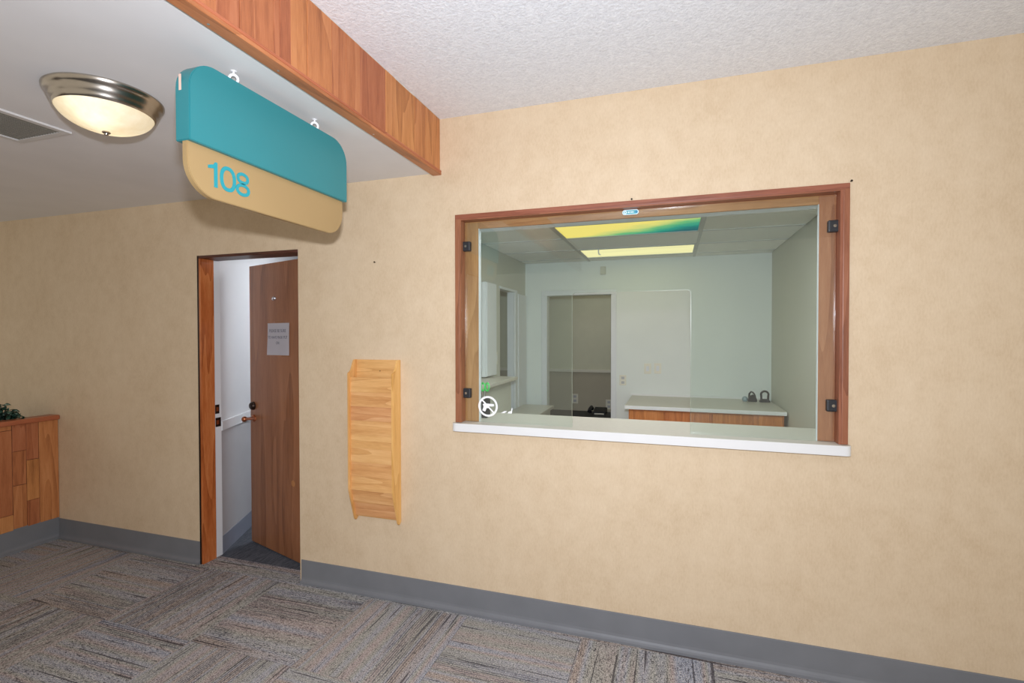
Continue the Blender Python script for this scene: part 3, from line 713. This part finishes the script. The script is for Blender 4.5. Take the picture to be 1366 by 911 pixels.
# left wall with doorway
LD0, LD1, LDZ = 2.19, 2.66, 2.03
b = bmesh.new()
box(OX0-0.08, OX0, WT, LD0, FZ, 2.6, bm=b); box(OX0-0.08, OX0, LD0, LD1, LDZ, 2.6, bm=b); box(OX0-0.08, OX0, LD1, OY, FZ, 2.6, bm=b)
struct(O('wall_office_left', b, M_offshade), 'left wall of the office with a narrow doorway, shade put into its paint')
tr = struct(E('trim_3', (OX0, 2.4, FZ)), 'white casing around the office side doorway')
O('casing', box(OX0, OX0+0.016, LD1, LD1+0.09, FZ, LDZ, 0.003, 1), M_white, tr)
O('casing_return', box(OX0-0.075, OX0, LD1-0.012, LD1, FZ, LDZ), M_white, tr)
O('head_casing', box(OX0, OX0+0.012, LD0-0.03, LD1+0.09, LDZ, LDZ+0.025, 0.002, 1), M_white, tr)
struct(O('door_3', box(OX0+0.001, OX0+0.024, LD1+0.10, OY-0.03, FZ, LDZ-0.01, 0.003, 1), M_white), 'white door leaf folded flat beside the office side doorway')
# tall white panel further along the left wall
tp = E('tall_cabinet', (OX0+0.02, 1.8, 1.17)); tag(tp, 'tall white wall cabinet above the high office ledge', 'cabinet')
O('body', box(OX0+0.001, OX0+0.045, 1.665, 1.93, 1.175, 2.05, 0.003, 1), M_white, tp)
O('door', box(OX0+0.046, OX0+0.058, 1.668, 1.927, 1.18, 2.045, 0.003, 1), M_white, tp)
# ceiling with tiles
oc = struct(O('ceiling', box(OX0-0.08, OX1+0.08, WT, OY+0.1, OZ+0.02, OZ+0.08), M_offtile, origin=(0, 1.5, OZ)), 'suspended tile ceiling of the office')
gxs = [OX0, -0.905, 0.215, OX1]; gys = [WT+0.004, 0.50, 1.10, 1.70, 2.30, 2.86, OY]
fixc = {(1, 1), (1, 2), (1, 4)}
for i in range(3):
    for j in range(6):
        if (i, j) in fixc: continue
        O('ceiling_tile', box(gxs[i]+0.006, gxs[i+1]-0.006, gys[j]+0.006, gys[j+1]-0.006, OZ+0.004, OZ+0.02, 0.003, 1), M_offtile, oc)
for x in gxs[1:3]: O('grid_rail', box(x-0.012, x+0.012, gys[0], OY, OZ-0.001, OZ+0.004), M_grid, oc)
for y in gys[1:-1]:
    for i in range(3): O('grid_rail', box(gxs[i]+0.012, gxs[i+1]-0.012, y-0.012, y+0.012, OZ-0.001, OZ+0.004), M_grid, oc)
def fixture(y0, y1, emat, label):
    f = E('ceiling_light', (-0.35, (y0+y1)/2, OZ)); tag(f, label, 'ceiling light')
    x0, x1, w_ = -0.893, 0.203, 0.014
    fb_ = bmesh.new()
    for q in ((x0, x1, y0, y0+w_), (x0, x1, y1-w_, y1), (x0, x0+w_, y0+w_, y1-w_), (x1-w_, x1, y0+w_, y1-w_)): box(q[0], q[1], q[2], q[3], OZ+0.0, OZ+0.018, bm=fb_)
    O('frame', fb_, M_grid, f)
    O('diffuser', box(x0+w_, x1-w_, y0+w_, y1-w_, OZ+0.006, OZ+0.012), emat, f, origin=(x0, y0, OZ))
fixture(1.19, 1.70, mat_emit('painted_light_panel', (250, 226, 120), 1.1, True), 'yellow lit ceiling panel shading to a green and teal picture')
fixture(0.51, 1.09, mat_emit('office_fill_panel', (250, 250, 250), 10.5), 'added unseen fill light panel in the office nearest the window header')  # added fill lamp hidden by the header, brightens the office
fixture(2.32, 2.84, mat_emit('yellow_light_panel', (252, 240, 176), 1.15), 'plain pale yellow lit ceiling panel near the back wall')
tag(O('ceiling_hook', tube([(-0.69, 2.30, OZ+0.002), (-0.69, 2.30, OZ-0.03), (-0.685, 2.30, OZ-0.05), (-0.67, 2.30, OZ-0.055)], 0.006, 8), M_white, smooth=True), 'small white hook hanging from the grid by the pale yellow panel', 'hook')

# wall plates
def plate(name, label, cat, axis, p, w_, h_, toggle=True, group=None):
    e = E(name, p); tag(e, label, cat, group)
    x, y, z = p
    def bx_(u0, u1, d0, d1, z0, z1, bev):
        if axis == 'Y': return box(x+u0, x+u1, y-d1, y-d0, z+z0, z+z1, bev, 1)
        return box(x+d0, x+d1, y+u0, y+u1, z+z0, z+z1, bev, 1)
    O('cover_plate', bx_(-w_/2, w_/2, 0, 0.006, -h_/2, h_/2, 0.002), M_ivory, e)
    if toggle: O('rocker', bx_(-w_*0.2, w_*0.2, 0.006, 0.011, -h_*0.25, h_*0.25, 0.001), M_white, e)
    else:
        for s_ in (-1, 1): O('socket', bx_(-w_*0.22, w_*0.22, 0.006, 0.0075, s_*h_*0.22-h_*0.12, s_*h_*0.22+h_*0.12, 0.0005), M_greywall, e)
plate('light_switch', 'ivory light switch nearer the doorway, one of two on the office back wall', 'switch', 'Y', (-0.262, OY, 1.185), 0.075, 0.115)
plate('light_switch', 'ivory light switch farther from the doorway, one of two on the office back wall', 'switch', 'Y', (-0.155, OY, 1.19), 0.075, 0.115)
plate('wall_outlet', 'pale outlet plate beside the office back doorway casing', 'outlet', 'Y', (-0.53, OY, 1.05), 0.075, 0.115, False)
plate('light_switch', 'light switch on the office side wall by the narrow doorway', 'switch', 'X', (OX0, 2.06, 1.33), 0.075, 0.12)
plate('wall_outlet', 'outlet low on the office side wall beneath the high ledge', 'outlet', 'X', (OX0, 2.07, 1.02), 0.07, 0.115, False)
tag(O('door_chime', box(-0.78, -0.72, OY-0.03, OY, 2.24, 2.33, 0.006, 2), M_offshade), 'small grey-green chime box above the office doorway', 'chime')

# wooden cabinet and counter along the back wall
cb_ = E('base_cabinet', (0.25, 2.6, FZ)); tag(cb_, 'low oak base cabinet under the white office counter', 'cabinet')
O('body', box(-0.40, 0.935, 2.30, OY-0.001, FZ, 0.852), M_cab, cb_)
for k, (x0, x1) in enumerate(((-0.39, -0.08), (-0.07, 0.34), (0.35, 0.925))):
    O('drawer_front', box(x0, x1, 2.282, 2.2995, 0.66, 0.84, 0.003, 1), M_cab, cb_)
    O('door', box(x0, x1, 2.282, 2.2995, 0.10, 0.65, 0.003, 1), M_cab, cb_)
cc = E('office_counter', (0.25, 2.65, 0.852)); tag(cc, 'white laminate counter on the oak base cabinet', 'counter')
O('slab', box(-0.435, 0.95, 2.255, OY-0.001, 0.8525, 0.886, 0.004, 2), M_lam, cc)
tag(O('top_surface', box(-0.43, 0.945, 2.262, OY-0.001, 0.886, 0.887), M_lamtop, cc), 'pale grey laminate surface')
O('backsplash', box(-0.435, 0.95, OY-0.02, OY-0.001, 0.887, 0.905), M_lam, cc)
CT = 0.887
# things on the counter
gp = tag(O('glass_paperweight', lathe([(0, CT), (0.016, CT), (0.026, CT+0.014), (0.028, CT+0.026), (0.022, CT+0.042), (0.010, CT+0.051), (0, CT+0.053)], 0.695, 2.90, 20), plain('blue_grey_glass', (140, 160, 168), 0.08, var=0.5, scale=60, spec=0.8), smooth=True), 'small blue-grey glass ball beside the black tape dispenser', 'paperweight')
td = E('tape_dispenser', (0.762, 2.90, CT)); tag(td, 'black tape dispenser between glass ball and arched stand', 'dispenser')
O('body', prism([(0.722, 2.88, CT), (0.803, 2.88, CT), (0.805, 2.88, CT+0.018), (0.790, 2.88, CT+0.062), (0.768, 2.88, CT+0.07), (0.740, 2.88, CT+0.058), (0.730, 2.88, CT+0.05)], (0, 0.045, 0), bev=0.003), M_black, td)
O('tape_hoop', tube([(0.732, 2.902, CT+0.045), (0.736, 2.902, CT+0.08), (0.752, 2.902, CT+0.1), (0.768, 2.902, CT+0.094), (0.782, 2.902, CT+0.076), (0.79, 2.902, CT+0.05)], 0.0085, 8), M_black, td, smooth=True)
ar = E('arched_stand', (0.875, 2.90, CT)); tag(ar, 'black arch-shaped desk stand on a flared foot by the corner', 'stand')
O('foot', prism([(0.826, 2.875, CT), (0.924, 2.875, CT), (0.918, 2.875, CT+0.018), (0.904, 2.875, CT+0.03), (0.846, 2.875, CT+0.03), (0.832, 2.875, CT+0.018)], (0, 0.05, 0), bev=0.003), M_dark, ar)
O('arch', tube([(0.845, 2.9, CT+0.024), (0.843, 2.9, CT+0.07)] + [(0.875+0.034*math.cos(math.radians(180-18*k)), 2.9, CT+0.075+0.034*math.sin(math.radians(180-18*k))) for k in range(11)] + [(0.907, 2.9, CT+0.07), (0.905, 2.9, CT+0.024)], 0.010, 10), M_black, ar, smooth=True)

# high ledge and corner desk on the left
hl = E('high_ledge', (-1.5, 1.6, FZ)); tag(hl, 'high office ledge with pale top along the side wall', 'counter')
O('ledge_top', box(OX0+0.001, -1.40, 0.75, 1.93, 1.135, 1.165, 0.004, 2), M_lamtop, hl)
O('ledge_panel', box(OX0+0.001, -1.46, 0.78, 1.90, FZ, 1.135), M_offshade, hl)
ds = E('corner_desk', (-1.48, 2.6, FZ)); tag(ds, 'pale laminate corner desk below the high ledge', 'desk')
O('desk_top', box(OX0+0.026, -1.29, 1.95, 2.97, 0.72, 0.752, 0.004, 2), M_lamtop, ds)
O('desk_panel', box(OX0+0.03, -1.33, 1.96, 2.95, FZ, 0.72), M_offshade, ds)

# cup with scissors just behind the glass
PX, PY = -1.088, 0.235
pc = E('pen_cup', (PX, PY, cz1)); tag(pc, 'black pen cup with markers behind the glass by the prohibition sticker', 'cup')
O('cup', lathe([(0, cz1), (0.034, cz1), (0.037, cz1+0.01), (0.037, cz1+0.105), (0.034, cz1+0.106), (0.033, cz1+0.012), (0, cz1+0.011)], PX, PY, 28), M_black, pc, smooth=True)
O('marker', tube([(PX-0.015, PY, cz1+0.02), (PX-0.028, PY+0.01, cz1+0.17)], 0.006, 8), M_dark, pc)
O('marker', tube([(PX, PY+0.015, cz1+0.02), (PX-0.008, PY+0.026, cz1+0.155)], 0.006, 8), M_bronze, pc)
sc = E('scissors', (PX, PY, cz1+0.02)); tag(sc, 'green-handled scissors standing in the black pen cup', 'scissors')
O('blade', tube([(PX, PY-0.006, cz1+0.02), (PX+0.006, PY-0.006, cz1+0.155)], 0.004, 6), M_steel, sc)
for s_ in (-1, 1):
    cxx = PX+0.008+s_*0.014
    O('handle', tube([(cxx+0.012*math.cos(a*math.pi/6), PY-0.006, cz1+0.178+0.024*math.sin(a*math.pi/6)) for a in range(13)], 0.0055, 8, cap=False), M_green, sc, smooth=True)
cup2 = tag(O('desk_phone_base', box(-1.115, -1.045, 0.165, 0.195, cz1, cz1+0.016, 0.005, 2), M_black), 'low black block on the counter just inside the window corner', 'desk item')

# room beyond the back doorway
struct(O('wall_far', box(-2.8, 0.6, 4.6, 4.68, 1.02, 2.6), M_backupper), 'sage upper wall of the room beyond the office')
wl = struct(O('wall_far', box(-2.8, 0.6, 4.6, 4.68, FZ, 1.02), M_backlower), 'taupe lower wall of the room beyond the office')
struct(O('trim_4', box(-2.8, 0.6, 4.575, 4.6, 1.015, 1.055, 0.004, 2), M_ivory), 'pale chair rail on the wall beyond the office')
struct(O('wall_far', box(-2.86, -2.8, OY+0.1, 4.68, FZ, 2.6), M_backupper), 'sage side wall of the room beyond the office')
struct(O('wall_far', box(0.6, 0.66, OY+0.1, 4.68, FZ, 2.6), M_backupper), 'sage end wall of the room beyond the office')
struct(O('ceiling', box(-2.86, 0.66, OY+0.1, 4.68, 2.45, 2.5), M_offtile), 'plain ceiling of the room beyond the office')
plate('wall_outlet', 'ivory outlet low on the taupe wall, between desk and chair rail', 'outlet', 'Y', (-1.355, 4.6, 0.625), 0.09, 0.14, False)
plate('wall_outlet', 'ivory outlet low on the taupe wall behind the black telephone', 'outlet', 'Y', (-0.865, 4.6, 0.56), 0.09, 0.14, False)
bd = E('dark_desk', (-1.1, 4.2, FZ)); tag(bd, 'dark low desk in the room beyond the office', 'desk')
O('desk_top', box(-1.75, -0.3, 3.75, 4.55, 0.43, 0.46, 0.004, 1), M_dark, bd)
for x in (-1.7, -0.36):
    for y in (3.8, 4.48): O('leg', box(x-0.025, x+0.025, y-0.025, y+0.025, FZ, 0.43), M_dark, bd)
ph = E('desk_telephone', (-1.0, 4.35, 0.46)); tag(ph, 'black desk telephone with pale keypad strip on the dark desk', 'telephone')
O('base', prism([(-1.04, 4.25, 0.46), (-1.04, 4.45, 0.46), (-1.04, 4.45, 0.54), (-1.04, 4.25, 0.50)], (0.17, 0, 0), bev=0.004), M_black, ph)
O('handset', tube([(-1.085, 4.24, 0.50), (-1.085, 4.28, 0.535), (-1.085, 4.4, 0.545), (-1.085, 4.44, 0.515)], 0.026, 10, radii=[0.032, 0.022, 0.022, 0.032]), M_black, ph, smooth=True)
O('keypad', box(-1.02, -0.89, 4.235, 4.249, 0.466, 0.482, 0.001, 1), M_ivory, ph)

cl = E('ceiling_light', (-1.0, 3.85, 2.45)); tag(cl, 'added unseen fill light panel in the sage room beyond the office', 'ceiling light')  # added fill lamp, hidden above the doorway, lifts the far wall
O('frame', box(-1.32, -0.68, 3.58, 4.12, 2.432, 2.45, 0.004, 1), M_white, cl)
O('diffuser', box(-1.3, -0.7, 3.6, 4.1, 2.428, 2.432), mat_emit('far_room_fill_panel', (250, 244, 226), 3.0), cl)
# dim room beyond the side doorway
struct(O('floor', box(-2.95, OX0-0.08, 2.08, 4.7, FZ-0.05, FZ), M_dcarpet), 'dark carpet of the dim room off the office')
struct(O('wall_side_room', box(-2.95, -2.87, 2.08, OY, FZ, 2.6), M_slate), 'slate wall of the dim room off the office')
struct(O('ceiling', box(-2.95, OX0-0.08, 2.08, OY+0.1, 2.45, 2.5), M_offtile), 'plain ceiling of the dim room off the office')
struct(O('wall_side_room', box(-2.95, OX0-0.08, 2.08, 2.14, FZ, 2.6), M_slate), 'slate near wall of the dim room off the office')
fc = E('filing_cabinet', (-2.35, 2.85, FZ)); tag(fc, 'dark filing cabinet in the dim room off the office', 'cabinet')
O('body', box(-2.6, -2.05, 2.7, 3.08, FZ, 1.02, 0.004, 1), M_dark, fc)
for z in (0.05, 0.38, 0.7): O('drawer', box(-2.049, -2.035, 2.72, 3.06, z, z+0.29, 0.003, 1), M_dark, fc)
tag(O('white_pole', lathe([(0, FZ), (0.09, FZ), (0.09, FZ+0.012), (0.009, FZ+0.02), (0.009, 1.05), (0.014, 1.06), (0, 1.07)], -1.83, 2.62, 16), M_white, smooth=True), 'thin white floor pole in the narrow side doorway', 'pole')
